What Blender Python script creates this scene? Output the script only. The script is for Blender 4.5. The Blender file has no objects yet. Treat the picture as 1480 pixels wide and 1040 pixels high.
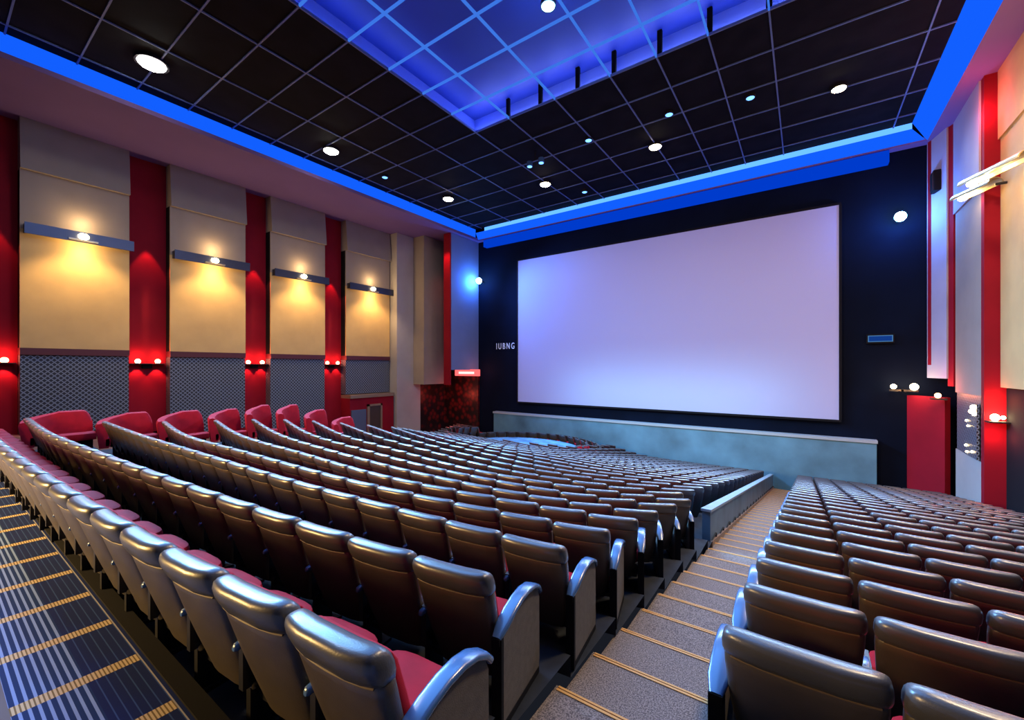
import bpy, math, random
from mathutils import Vector, Matrix
random.seed(7)
C = bpy.context.scene.collection
PI = math.pi
YAW = math.radians(35)
FPX = 605.0

# ------------------------------------------------------------------ materials
def new_mat(name):
    m = bpy.data.materials.new(name); m.use_nodes = True
    return m, m.node_tree, m.node_tree.nodes['Principled BSDF']

def mat(name, col, rough=.6, metal=0.0, emit=None, es=0.0, coat=0.0, var=0.0, vscale=3.0, bump=0.0, bscale=60.0, spec=.5, sheen=0.0):
    m, nt, b = new_mat(name)
    b.inputs['Base Color'].default_value = (*col, 1)
    b.inputs['Roughness'].default_value = rough
    b.inputs['Metallic'].default_value = metal
    b.inputs['Specular IOR Level'].default_value = spec
    if coat:
        b.inputs['Coat Weight'].default_value = coat
        b.inputs['Coat Roughness'].default_value = .25
    if sheen:
        b.inputs['Sheen Weight'].default_value = sheen
    if emit:
        b.inputs['Emission Color'].default_value = (*emit, 1)
        b.inputs['Emission Strength'].default_value = es
    if var or bump:
        tc = nt.nodes.new('ShaderNodeTexCoord')
    if var:
        n = nt.nodes.new('ShaderNodeTexNoise'); n.inputs['Scale'].default_value = vscale; n.inputs['Detail'].default_value = 5
        nt.links.new(tc.outputs['Object'], n.inputs['Vector'])
        r = nt.nodes.new('ShaderNodeValToRGB')
        r.color_ramp.elements[0].position = .3; r.color_ramp.elements[1].position = .7
        r.color_ramp.elements[0].color = (*[c*(1-var) for c in col], 1)
        r.color_ramp.elements[1].color = (*[min(1, c*(1+var)) for c in col], 1)
        nt.links.new(n.outputs['Fac'], r.inputs['Fac']); nt.links.new(r.outputs['Color'], b.inputs['Base Color'])
    if bump:
        n = nt.nodes.new('ShaderNodeTexNoise'); n.inputs['Scale'].default_value = bscale
        nt.links.new(tc.outputs['Object'], n.inputs['Vector'])
        u = nt.nodes.new('ShaderNodeBump'); u.inputs['Strength'].default_value = bump; u.inputs['Distance'].default_value = .01
        nt.links.new(n.outputs['Fac'], u.inputs['Height']); nt.links.new(u.outputs['Normal'], b.inputs['Normal'])
    return m

def mth(nt, op, a, b=None, c=None):
    n = nt.nodes.new('ShaderNodeMath'); n.operation = op
    for i, v in enumerate((a, b, c)):
        if v is None: continue
        if isinstance(v, (int, float)): n.inputs[i].default_value = v
        else: nt.links.new(v, n.inputs[i])
    return n.outputs[0]

def mixc(nt, fac, a, b):
    n = nt.nodes.new('ShaderNodeMix'); n.data_type = 'RGBA'
    if isinstance(fac, (int, float)): n.inputs[0].default_value = fac
    else: nt.links.new(fac, n.inputs[0])
    for i, v in ((6, a), (7, b)):
        if isinstance(v, tuple): n.inputs[i].default_value = (*v, 1)
        else: nt.links.new(v, n.inputs[i])
    return n.outputs[2]

def coords(nt):
    tc = nt.nodes.new('ShaderNodeTexCoord'); s = nt.nodes.new('ShaderNodeSeparateXYZ')
    nt.links.new(tc.outputs['Object'], s.inputs[0])
    return tc, s.outputs[0], s.outputs[1], s.outputs[2]

def band(nt, v, lo, hi):
    return mth(nt, 'MULTIPLY', mth(nt, 'GREATER_THAN', v, lo), mth(nt, 'LESS_THAN', v, hi))

def pulse(nt, v, period, width, off=0.0):
    f = mth(nt, 'FRACT', mth(nt, 'DIVIDE', mth(nt, 'ADD', v, 1000*period-off), period))
    return mth(nt, 'LESS_THAN', f, width/period)

M = {}
M['leather'] = mat('black_leather', (.060, .047, .036), .42, coat=.2, var=.12, vscale=9, bump=.12, bscale=130)
M['head'] = mat('headrest_leather', (.055, .055, .058), .36, coat=.35, bump=.10, bscale=130)
M['red'] = mat('red_fabric', (.33, .004, .014), .8, spec=.2, var=.12, vscale=8, bump=.15, bscale=200)
M['plastic'] = mat('armrest_plastic', (.05, .12, .26), .26, coat=.6)  # blue reflection on the armrest caps put into the base colour
M['panel'] = mat('end_panel_fabric', (.11, .095, .08), .7, var=.15, vscale=20, bump=.2, bscale=160)
M['metal'] = mat('dark_metal', (.03, .03, .035), .4, metal=.6)
M['steel'] = mat('steel_bolt', (.55, .6, .68), .25, metal=1)
M['pipe'] = mat('tan_piping', (.12, .085, .06), .6)
M['beige'] = mat('beige_acoustic_cloth', (.54, .35, .135), .85, var=.07, vscale=.9, bump=.25, bscale=30)
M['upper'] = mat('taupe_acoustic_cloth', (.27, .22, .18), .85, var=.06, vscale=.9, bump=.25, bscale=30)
M['column'] = mat('red_wall_paint', (.22, .004, .014), .8, spec=.15, var=.1, vscale=.7)
M['greycol'] = mat('grey_plaster', (.36, .33, .31), .75, var=.08, vscale=.6)
M['lilac'] = mat('pale_acoustic_cloth', (.33, .32, .42), .85, var=.05, vscale=.8)
M['lilac_bluelit'] = mat('pale_cloth_blue_light', (.13, .19, .36), .85, var=.05, vscale=.8)  # pale cloth with the blue light on it put into the colour
M['dark'] = mat('dark_wall_cloth', (.0015, .004, .014), .95, spec=.1, var=.2, vscale=.6)
M['black'] = mat('black_paint', (.006, .006, .008), .9, spec=.15)
M['maroon'] = mat('dark_maroon_trim', (.07, .006, .012), .5)
M['soffit'] = mat('mauve_soffit_plaster', (.15, .085, .25), .8, var=.05, vscale=.5)
M['tile'] = mat('black_ceiling_tile', (.004, .004, .006), .8, spec=.1, var=.5, vscale=1.3, bump=.2, bscale=20)
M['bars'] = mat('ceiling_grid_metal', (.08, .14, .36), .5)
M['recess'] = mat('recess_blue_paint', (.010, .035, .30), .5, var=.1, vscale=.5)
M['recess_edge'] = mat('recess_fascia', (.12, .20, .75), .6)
M['screen'] = mat('projection_screen', (.33, .34, .50), .8, emit=(.15, .20, .80), es=.17)  # blue light on a white screen put into its tint and glow
M['bar'] = mat('light_bar_metal', (.045, .055, .085), .35, metal=.7)
M['brass'] = mat('brushed_lamp_shade', (.42, .36, .22), .35, metal=.8)
M['floor'] = mat('dark_row_floor', (.020, .024, .032), .85, spec=.2, var=.3, vscale=4)
M['brown'] = mat('brown_side_carpet', (.10, .055, .040), .9, var=.3, vscale=2)
M['stage'] = mat('stage_front_plaster', (.08, .20, .29), .6, var=.4, vscale=.45)
M['stage_cap'] = mat('stage_top_edge', (.30, .36, .42), .5)
M['parapet'] = mat('parapet_paint', (.07, .13, .20), .45, var=.35, vscale=1.2)
M['parapet_cap'] = mat('parapet_rail', (.26, .33, .40), .35)
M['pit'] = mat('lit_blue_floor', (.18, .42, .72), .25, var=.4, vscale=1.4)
M['yellow'] = mat('gold_step_edge', (.62, .30, .05), .6)
M['wood'] = mat('varnished_wood', (.16, .065, .03), .4, var=.3, vscale=3)
M['door'] = mat('grey_blue_door', (.07, .09, .15), .6)
M['frame'] = mat('tan_door_frame', (.22, .14, .09), .5)
def glow(name, col, s): return mat(name, (.0, .0, .0), 1, emit=col, es=s, spec=0)
M['cove'] = glow('blue_lit_cove_face', (.006, .115, 1.0), 1.0)  # light on the cove face put in as its own glow
M['litbars'] = glow('lit_blue_grid_bar', (.06, .24, 1.0), .75)  # light on the recess grid bars put in as emission
M['ledpale'] = glow('pale_recess_led', (.55, .60, 1), 24)
M['cove_hot'] = glow('cyan_led_strip', (.10, .34, 1.0), 1.7)
M['beamglow'] = glow('blue_lit_beam', (.0, .055, .75), .8)  # blue light on the beam put in as emission
M['doorwood'] = mat('dark_door_wood', (.05, .028, .018), .5)
M['lampwhite'] = glow('white_lamp_lens', (1, .97, .9), 60)
M['lampwarm'] = glow('warm_lamp_lens', (1, .80, .50), 60)
M['bulbwarm'] = glow('warm_bulb', (1, .72, .34), 45)
M['bulbred'] = glow('red_bulb', (1, .30, .14), 18)
M['bulbblue'] = glow('blue_lamp_lens', (.25, .62, 1), 60)
M['ledblue'] = glow('blue_recess_led', (.25, .38, 1), 17)
M['ledlow'] = glow('blue_downlight_lens', (.12, .35, 1), 3.5)
M['exitred'] = glow('red_sign_face', (1, .12, .12), 1.6)
M['exitpale'] = glow('pale_red_sign_lettering', (1, .45, .42), 2.2)
M['signblue'] = glow('blue_sign_face', (.01, .07, .40), .6)
M['signline'] = glow('pale_blue_sign_border', (.08, .22, .45), .8)
M['letter'] = mat('pale_letter_paint', (.55, .65, .8), .6, emit=(.25, .35, .55), es=.25)  # letters have a faint emission of their own

# carpet of the cross aisle: navy with fine pale lines along the aisle and gold bars across
m, nt, b = new_mat('striped_carpet'); tc, x, y, z = coords(nt)
fine = pulse(nt, y, .036, .014)
lines_b = mixc(nt, fine, (.010, .035, .14), (.22, .34, .68))
fine2 = pulse(nt, y, .042, .006)
lines_d = mixc(nt, fine2, (.006, .018, .11), (.03, .075, .26))
base = mixc(nt, band(nt, y, .30, .60), lines_d, lines_b)
weave = pulse(nt, y, .018, .011)
gold = mixc(nt, weave, (.20, .14, .07), (.60, .49, .32))
bars_ = mth(nt, 'MULTIPLY', pulse(nt, x, .67, .095, -2.96), mth(nt, 'LESS_THAN', y, .845))
col = mixc(nt, bars_, base, gold)
col = mixc(nt, band(nt, y, .845, .852), col, (.35, .35, .4))
col = mixc(nt, mth(nt, 'LESS_THAN', y, .30), col, (.16, .15, .17))
nt.links.new(col, b.inputs['Base Color']); b.inputs['Roughness'].default_value = .9; b.inputs['Specular IOR Level'].default_value = .12
M['carpet'] = m

# speckled aisle carpet
m, nt, b = new_mat('speckled_aisle_carpet'); tc, x, y, z = coords(nt)
n = nt.nodes.new('ShaderNodeTexNoise'); n.inputs['Scale'].default_value = 95; n.inputs['Detail'].default_value = 8
nt.links.new(tc.outputs['Object'], n.inputs['Vector'])
r = nt.nodes.new('ShaderNodeValToRGB'); r.color_ramp.elements[0].position = .38; r.color_ramp.elements[1].position = .64
r.color_ramp.elements[0].color = (.075, .058, .055, 1); r.color_ramp.elements[1].color = (.31, .25, .215, 1)
nt.links.new(n.outputs['Fac'], r.inputs['Fac']); nt.links.new(r.outputs['Color'], b.inputs['Base Color'])
b.inputs['Roughness'].default_value = .9
M['aisle'] = m

# perforated dado: diagonal lattice
m, nt, b = new_mat('perforated_dado_metal'); tc, x, y, z = coords(nt)
k = 2*PI/.21
xy = mth(nt, 'ADD', x, y)
s1 = mth(nt, 'ABSOLUTE', mth(nt, 'SINE', mth(nt, 'MULTIPLY', mth(nt, 'ADD', xy, z), k/2)))
s2 = mth(nt, 'ABSOLUTE', mth(nt, 'SINE', mth(nt, 'MULTIPLY', mth(nt, 'SUBTRACT', xy, z), k/2)))
hole = mth(nt, 'GREATER_THAN', mth(nt, 'MINIMUM', s1, s2), .42)
col = mixc(nt, hole, (.16, .19, .23), (.008, .010, .016))
nt.links.new(col, b.inputs['Base Color']); b.inputs['Roughness'].default_value = .45
M['dado'] = m

# dark red blotchy lower wall
m, nt, b = new_mat('dark_red_patterned_wall'); tc, x, y, z = coords(nt)
n = nt.nodes.new('ShaderNodeTexVoronoi'); n.inputs['Scale'].default_value = 2.2
nt.links.new(tc.outputs['Object'], n.inputs['Vector'])
r = nt.nodes.new('ShaderNodeValToRGB'); r.color_ramp.elements[0].color = (.16, .008, .008, 1); r.color_ramp.elements[1].color = (.01, .004, .005, 1)
r.color_ramp.elements[1].position = .6
nt.links.new(n.outputs['Distance'], r.inputs['Fac']); nt.links.new(r.outputs['Color'], b.inputs['Base Color'])
b.inputs['Roughness'].default_value = .4
M['redpattern'] = m

# ------------------------------------------------------------------ mesh helpers
class MB:
    def __init__(s): s.v = []; s.f = []; s.m = []; s.mats = []; s.sm = []
    def mi(s, key):
        if key not in s.mats: s.mats.append(key)
        return s.mats.index(key)
    def add(s, vs, fs, key, smooth=False):
        o = len(s.v); s.v += [tuple(v) for v in vs]; i = s.mi(key)
        for f in fs: s.f.append(tuple(a+o for a in f)); s.m.append(i); s.sm.append(smooth)
    def box(s, x0, x1, y0, y1, z0, z1, key):
        vs = [(x, y, z) for z in (z0, z1) for y in (y0, y1) for x in (x0, x1)]
        s.add(vs, [(0,2,3,1),(4,5,7,6),(0,1,5,4),(2,6,7,3),(0,4,6,2),(1,3,7,5)], key)
    def quad(s, a, b, c, d, key): s.add([a, b, c, d], [(0,1,2,3)], key)
    def rbox(s, x0, x1, y0, y1, z0, z1, r, key, n=3):      # box with rounded vertical and horizontal edges
        cx, cy = (x0+x1)/2, (y0+y1)/2
        secs = []
        for i in range(n+1):
            a = PI/2*i/n; secs.append((z0+r-r*math.cos(a), r*(1-math.sin(a))))
        for i in range(n+1):
            a = PI/2*i/n; secs.append((z1-r+r*math.sin(a), r*(1-math.cos(a))))
        rings = []
        for zz, ins in secs:
            ring = []
            for sx, sy, a0 in ((1,1,0),(-1,1,PI/2),(-1,-1,PI),(1,-1,1.5*PI)):
                for i in range(n+1):
                    a = a0+PI/2*i/n; rr = max(r-ins, .0005)
                    hx, hy = (x1-x0)/2-r, (y1-y0)/2-r
                    ring.append((cx+sx*hx+rr*math.cos(a), cy+sy*hy+rr*math.sin(a), zz))
            rings.append(ring)
        s.loft(rings, key)
    def loft(s, rings, key, caps=True, smooth=True):
        n = len(rings[0]); vs = [p for r in rings for p in r]; fs = []
        for i in range(len(rings)-1):
            for j in range(n):
                fs.append((i*n+j, i*n+(j+1)%n, (i+1)*n+(j+1)%n, (i+1)*n+j))
        if caps: fs.append(tuple(range(n-1, -1, -1))); fs.append(tuple((len(rings)-1)*n+j for j in range(n)))
        s.add(vs, fs, key, smooth)
    def disc(s, c, r, h, key, n=20, ax='z'):
        rings = []
        for d in (0, h):
            ring = []
            for i in range(n):
                a = 2*PI*i/n; u, w = r*math.cos(a), r*math.sin(a)
                ring.append((c[0]+u, c[1]+w, c[2]+d) if ax == 'z' else (c[0]+d, c[1]+u, c[2]+w) if ax == 'x' else (c[0]+u, c[1]+d, c[2]+w))
            rings.append(ring)
        s.loft(rings, key, smooth=False)
    def ball(s, c, r, key, n=12, sx=1, sy=1, sz=1):
        rings = []
        for i in range(1, n):
            a = -PI/2+PI*i/n
            rings.append([(c[0]+sx*r*math.cos(a)*math.cos(2*PI*j/n), c[1]+sy*r*math.cos(a)*math.sin(2*PI*j/n), c[2]+sz*r*math.sin(a)) for j in range(n)])
        s.loft(rings, key)
    def tube(s, pts, r, key, n=8):
        rings = []; P = [Vector(p) for p in pts]
        for i, p in enumerate(P):
            t = (P[min(i+1, len(P)-1)]-P[max(i-1, 0)]).normalized()
            u = t.cross(Vector((0, 0, 1)));
            if u.length < 1e-3: u = Vector((1, 0, 0))
            u.normalize(); w = t.cross(u)
            rings.append([tuple(p+u*r*math.cos(2*PI*j/n)+w*r*math.sin(2*PI*j/n)) for j in range(n)])
        s.loft(rings, key)
    def extrude(s, poly, x0, x1, key, smooth=False):   # poly of (y,z) swept in x
        n = len(poly)
        s.add([(x0, y, z) for y, z in poly]+[(x1, y, z) for y, z in poly],
              [tuple(range(n)), tuple(range(2*n-1, n-1, -1))]+[(i, i+n, (i+1) % n+n, (i+1) % n) for i in range(n)], key, smooth)
    def mesh(s, name):
        me = bpy.data.meshes.new(name); me.from_pydata(s.v, [], s.f)
        for k in s.mats: me.materials.append(M[k])
        me.polygons.foreach_set('material_index', s.m); me.polygons.foreach_set('use_smooth', s.sm)
        me.update(); 
        import bmesh
        bm = bmesh.new(); bm.from_mesh(me); bmesh.ops.recalc_face_normals(bm, faces=bm.faces); bm.to_mesh(me); bm.free()
        if any(s.sm):
            try: me.set_sharp_from_angle(angle=math.radians(50))
            except Exception: pass
        return me
    def build(s, name, parent=None, label=None, cat=None, group=None, kind=None, loc=None):
        o = bpy.data.objects.new(name, s.mesh(name)); C.objects.link(o)
        if parent: o.parent = parent
        if loc: o.location = loc
        return tag(o, label, cat, group, kind)

def tag(o, label=None, cat=None, group=None, kind=None):
    if label: o['label'] = label
    if cat: o['category'] = cat
    if group: o['group'] = group
    if kind: o['kind'] = kind
    return o
def empty(name, loc, label, cat, group=None, rz=0):
    o = bpy.data.objects.new(name, None); C.objects.link(o); o.location = loc; o.rotation_euler = (0, 0, rz)
    o.empty_display_size = .1
    return tag(o, label, cat, group)
def struct(mb, name): return mb.build(name, kind='structure')

def sm(a, b, x):
    t = min(1, max(0, (x-a)/(b-a))); return t*t*(3-2*t)
def G(X, Y):                                    # height of the raked floor of the left block
    z = -(1.9+.18*Y)
    c = .5*sm(-5, -16, X)*sm(2, 8, Y)*(1-.5*sm(11, 16, Y))
    c += max(0, .09*(Y-18.5))*sm(-8, -14, X)
    return z+c
KX = [-1.5, -3, -5, -8, -11, -15]
KT = [[.95,.80,.69,.61,.60,.60],[1.95,1.74,1.56,1.4,1.3,1.45],[2.92,2.75,2.62,2.6,2.6,2.75],[3.87,3.55,3.32,3.33,3.35,4.0],
      [4.75,4.33,4.05,4.25,4.4,5.25],[5.6,5.02,4.88,5.05,5.3,6.3],[6.6,5.85,5.7,5.9,6.1,7.3],[7.55,6.8,6.5,6.8,7.0,8.3],
      [8.55,7.8,7.45,7.8,8.1,9.4],[9.55,8.9,8.5,8.8,9.2,10.6],[10.5,9.9,9.5,9.9,10.3,11.8]]
def rowtab(k):
    if k <= 11: return KT[k-1]
    d = k-11; f = min(1, d/8)
    return [KT[10][i]+(10.5+.98*0-KT[10][i])*f*(.8 if i < 5 else .3)+.98*d for i in range(6)]
def rowY(k, X):
    T = rowtab(k)
    if X >= KX[0]: return T[0]
    if X <= KX[-1]: return T[-1]+(T[-1]-T[-2])/4*(KX[-1]-X)
    for i in range(5):
        if X >= KX[i+1]:
            h = KX[i]-KX[i+1]; t = (KX[i]-X)/h
            def sl(j):
                if j <= 0: return 0*(T[1]-T[0])/1.5+ (T[1]-T[0])/(1.5)*1.0
                if j >= 5: return (T[5]-T[4])/4
                return (T[j+1]-T[j-1])/((KX[j-1]-KX[j+1]))
            m0, m1 = sl(i)*h, sl(i+1)*h
            return (2*t**3-3*t*t+1)*T[i]+(t**3-2*t*t+t)*m0+(-2*t**3+3*t*t)*T[i+1]+(t**3-t*t)*m1

# ------------------------------------------------------------------ the setting
WL, WR, WF = -28.7, 5.7, 29.3
CZ, SZ = 12.1, 11.2
NK = 29
# raked floor of the left block, one level strip per row
mb = MB(); xs = [-1.5-.5*i for i in range(31)]
def bnd(k, X): return .97 if k == 1 else (28.8 if k > NK else rowY(k, X)+.02)
for k in range(1, NK+1):
    for i in range(len(xs)-1):
        a, c = xs[i], xs[i+1]
        za, zc = G(a, rowY(k, a)), G(c, rowY(k, c))
        if k == 1: pa, pc = -1.9, -1.9
        else: pa, pc = G(a, rowY(k-1, a)), G(c, rowY(k-1, c))
        ya, yc, yA, yC = bnd(k, a), bnd(k, c), min(28.8, bnd(k+1, a)), min(28.8, bnd(k+1, c))
        if ya >= 28.8 and yc >= 28.8: continue
        mb.quad((a, ya, za), (a, yA, za), (c, yC, zc), (c, yc, zc), 'floor')
        mb.quad((a, ya, pa), (a, ya, za), (c, yc, zc), (c, yc, pc), 'floor')
struct(mb, 'floor')
# side floor along the left wall
mb = MB()
mb.quad((-16.5, .87, -2.85), (-16.5, 29.3, -6.3), (-29.7, 29.3, -6.3), (-29.7, .87, -2.85), 'brown')
mb.quad((-16.5, .87, -1.9), (-16.5, 29.3, -1.9-.0), (-16.5, 29.3, -1.9), (-16.5, .87, -1.9), 'brown')
struct(mb, 'floor')
# cross aisle carpet with dark kerb
mb = MB()
mb.box(-16.5, 8, -9, .87, -2.1, -1.9, 'carpet')
mb.box(-29.7, -16.5, -9, .87, -3.1, -2.85, 'brown')
struct(mb, 'floor')
mb = MB(); mb.box(-16.5, -1.5, .87, .97, -2.2, -1.885, 'black'); struct(mb, 'trim_1')
# stepped aisle with gold nosings
mb = MB(); SP = .655; y = .87; n = 0
zt = -1.9
edges = [.87]+[2.1+SP*j for j in range(-1, 41)]
for i in range(len(edges)-1):
    y0, y1 = edges[i], min(edges[i+1], 28.8); z1 = -(1.9+.18*y1)+.02
    zt_prev = -1.9 if i == 0 else -(1.9+.18*y0)+.02
    mb.quad((-1.52, y0, zt_prev), (-.40, y0, zt_prev), (-.40, y0, z1), (-1.52, y0, z1), 'aisle')
    mb.quad((-1.52, y0, z1), (-.40, y0, z1), (-.40, y1, z1), (-1.52, y1, z1), 'aisle')
    for (o0, o1) in ((.0, .018), (.027, .047)):
        mb.box(-1.50, -.41, y1-o1, y1-o0, z1-.02, z1+.006, 'yellow')
    if y1 >= 28.8: break
struct(mb, 'floor')
# right block floor
RY0, RP, NR = 2.35, .925, 29
mb = MB()
mb.box(-.42, WR, .87, RY0, -2.6, -(1.9+.18*RY0)+.12, 'floor')
for j in range(NR):
    y0 = RY0+RP*j; y1 = min(y0+RP, 28.8); zf = -(1.9+.18*y0)
    mb.box(-.42, WR+.4, y0, y1, zf-.5, zf, 'floor')
struct(mb, 'floor')

# screen wall, stage front
mb = MB(); mb.box(-29.9, 7.2, WF, WF+.3, -8, 13, 'dark'); struct(mb, 'wall_front')
mb = MB(); mb.box(-22.1, 3.06, 28.8, 29.28, -7.6, -4.0, 'stage'); mb.box(-22.15, 3.1, 28.74, 29.28, -4.0, -3.85, 'stage_cap')
o = mb.build('stage_front', label='long grey-blue stage front wall below the big screen', cat='stage')
# left wall
mb = MB(); mb.box(-29.9, -29.6, -9, WF, -7.5, 13, 'dark'); struct(mb, 'wall_left')
mb = MB(); mb.box(7.0, 7.3, 6, WF, -8, 13, 'dark'); mb.box(WR+.05, 7.0, 6, WF-.1, -8, -7, 'dark'); struct(mb, 'wall_right')

# ceiling with raised blue recess
RX0, RX1, RYf, RYn = -13.9, 1.5, 16.6, -7.0
mb = MB(); CX0, CX1, CYf, CYn = -23.8, 4.35, 28.4, -9
for (a, b_, c, d) in ((CX0, RX0, CYn, CYf), (RX1, CX1, CYn, CYf), (RX0, RX1, RYf, CYf), (RX0, RX1, CYn, RYn)):
    mb.box(a, b_, c, d, CZ, CZ+.06, 'tile')
struct(mb, 'ceiling')
RZ = CZ+1.0
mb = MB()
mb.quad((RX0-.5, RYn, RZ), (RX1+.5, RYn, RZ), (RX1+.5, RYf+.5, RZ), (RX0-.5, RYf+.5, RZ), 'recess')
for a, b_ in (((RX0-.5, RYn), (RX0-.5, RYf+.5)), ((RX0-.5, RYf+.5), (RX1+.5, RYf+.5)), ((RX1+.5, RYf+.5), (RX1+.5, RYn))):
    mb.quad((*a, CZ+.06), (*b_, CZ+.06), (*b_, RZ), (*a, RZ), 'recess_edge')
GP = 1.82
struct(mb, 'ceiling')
mb = MB()
GX = [-23.1, -20.0, -16.8, -13.9, -11.8, -9.25, -6.65, -4.75, -2.9, -1.0, 3.65]
GY = [RYf+2.15*j for j in range(1, 6)]+[RYf-1.84*j for j in range(0, 14)]
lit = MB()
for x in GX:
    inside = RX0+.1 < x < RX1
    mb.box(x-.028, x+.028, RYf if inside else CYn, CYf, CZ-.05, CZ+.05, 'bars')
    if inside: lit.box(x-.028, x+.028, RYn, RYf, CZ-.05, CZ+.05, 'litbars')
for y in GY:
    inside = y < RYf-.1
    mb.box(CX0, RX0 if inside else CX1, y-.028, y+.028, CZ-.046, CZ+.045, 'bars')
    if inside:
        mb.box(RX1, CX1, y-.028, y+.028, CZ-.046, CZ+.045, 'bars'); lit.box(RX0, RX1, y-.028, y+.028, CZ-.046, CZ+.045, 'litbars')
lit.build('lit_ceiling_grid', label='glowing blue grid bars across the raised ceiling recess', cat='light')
struct(mb, 'trim_2')
# recess posts
mb = MB()
for x in (-11.9, -10.06, -8.16, -6.5, -4.64, -2.85, -1.0, .8):
    mb.box(x-.09, x+.09, RYf+.02, RYf+.14, CZ+.05, RZ, 'tile')
struct(mb, 'trim_3')
# perimeter soffit
mb = MB()
mb.box(-29.7, CX0, -9, WF, SZ, SZ+.2, 'soffit')
mb.box(4.96, 7.2, 4, WF, SZ, SZ+.2, 'soffit')
mb.box(CX0, 4.96, CYf+.35, WF, SZ, SZ+.2, 'soffit')
struct(mb, 'ceiling')

# cove lights
def thing_one(mb, name, label, cat, group=None): return mb.build(name, label=label, cat=cat, group=group)
mb = MB(); mb.quad((CX0, -9, CZ), (CX0, CYf, CZ), (CX0-.02, CYf, SZ), (CX0-.02, -9, SZ), 'cove'); mb.quad((CX0-.06, -9, CZ), (CX0-.06, CYf, CZ), (CX0-.06, CYf, SZ), (CX0-.06, -9, SZ), 'black')
thing_one(mb, 'cove_light', 'long blue cove light running above the left wall', 'cove light', 'blue cove lights around the ceiling')
mb = MB(); mb.quad((CX1, -9, CZ), (CX1, CYf, CZ), (4.96, CYf+.4, SZ), (4.96, -9, SZ), 'cove')
thing_one(mb, 'cove_light', 'blue cove light sloping down above the right wall', 'cove light', 'blue cove lights around the ceiling')
r_ = empty('cove_light', ((CX0+CX1)/2, CYf, SZ), 'blue cove light with a bright cyan strip along the top of the screen wall', 'cove light', 'blue cove lights around the ceiling')
def rel(mb, o):
    lx, ly, lz = o.location; mb.v = [(x-lx, y-ly, z-lz) for x, y, z in mb.v]; return mb
mb = MB(); mb.quad((CX0, CYf, CZ-.3), (CX1, CYf, CZ-.3), (4.96, CYf+.4, SZ), (CX0, CYf+.4, SZ), 'cove'); rel(mb, r_).build('cove_face', r_)
mb = MB(); mb.quad((CX0+1.0, CYf-.01, CZ), (CX1, CYf-.01, CZ), (CX1, CYf-.01, CZ-.3), (CX0+1.0, CYf-.01, CZ-.3), 'cove_hot'); rel(mb, r_).build('led_strip', r_)
mb = MB(); mb.box(-23.2, 3.55, 28.75, 29.25, 10.55, 11.15, 'beamglow'); thing_one(mb, 'blue_beam', 'blue-lit beam hanging just above the screen', 'light')

# the screen
s_ = empty('cinema_screen', (-9.1, 29.15, -2.9), 'huge blank cinema screen washed in blue and lilac light', 'screen')
mb = MB(); mb.quad((-19.75, 29.08, -2.92), (1.52, 29.08, -2.92), (1.52, 29.08, 8.9), (-19.75, 29.08, 8.9), 'screen'); rel(mb, s_).build('screen_surface', s_)
mb = MB()
for a in ((-19.85, 1.62, -3.02, -2.9), (-19.85, 1.62, 8.88, 9.0)): mb.box(a[0], a[1], 29.04, 29.28, a[2], a[3], 'black')
for a in ((-19.87, -19.75), (1.52, 1.64)): mb.box(a[0], a[1], 29.04, 29.28, -2.9, 8.88, 'black')
rel(mb, s_).build('frame', s_)

# ------------------------------------------------------------------ lamps
def light(kind, name, loc, energy, col, size=.3, rot=None, spot=None, blend=.6, sy=None):
    L = bpy.data.lights.new(name, kind); L.energy = energy; L.color = col
    if kind == 'AREA':
        L.size = size
        if sy: L.shape = 'RECTANGLE'; L.size_y = sy
    else: L.shadow_soft_size = size
    if kind == 'SPOT': L.spot_size = math.radians(spot); L.spot_blend = blend
    o = bpy.data.objects.new(name, L); C.objects.link(o); o.location = loc
    if rot: o.rotation_euler = rot
    return o
def aim(o, tgt):
    d = Vector(tgt)-o.location; o.rotation_euler = d.to_track_quat('-Z', 'Y').to_euler()

stars = [(-21.2, 5.4, .46, 'lampwhite', 'large dazzling white ceiling spotlight nearest the left wall corner'),
         (-21.6, 13.3, .38, 'lampwhite', 'bright ceiling spotlight above the second wall panel on the left'),
         (-20.9, 21.9, .36, 'lampwarm', 'warm ceiling spotlight near the far left corner of the ceiling'),
         (-14.0, 23.8, .34, 'lampwarm', 'warm ceiling spotlight above the left edge of the screen'),
         (-6.7, 23.2, .32, 'lampwarm', 'warm ceiling spotlight above the middle of the screen'),
         (1.2, 22.9, .26, 'lampwarm', 'warm ceiling spotlight nearest the right cove')]
def can_lamp(x, y, r, key, label, group, z=CZ):
    t = empty('ceiling_spotlight', (x, y, z-.12), label, 'ceiling light', group)
    mb = MB(); 
    n = 24; rings = []
    for rr, zz in ((r*1.0, 0), (r*1.18, 0), (r*1.18, .12), (r*1.0, .12)):
        rings.append([(rr*math.cos(2*PI*j/n), rr*math.sin(2*PI*j/n), zz) for j in range(n)])
    mb.loft(rings, 'metal', caps=False); mb.build('trim_ring', t)
    mb = MB(); mb.ball((0, 0, .02), r, key, 14, sz=.35); mb.build('lens', t)
for x, y, r, key, lab in stars:
    can_lamp(x, y, r, key, lab, 'bright ceiling spotlights')
    w = (1, .93, .84) if key == 'lampwhite' else (1, .78, .52)
    light('SPOT', 'spotlight_glow', (x, y, CZ-.5), 340, w, .25, (0, 0, 0), 150, .8)
can_lamp(-7.0, 12.1, .22, 'bulbblue', 'bright blue ceiling light inside the raised blue recess', None)
light('POINT', 'recess_lamp_glow', (-7, 12.1, CZ-.5), 130, (.2, .55, 1), .2)
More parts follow.
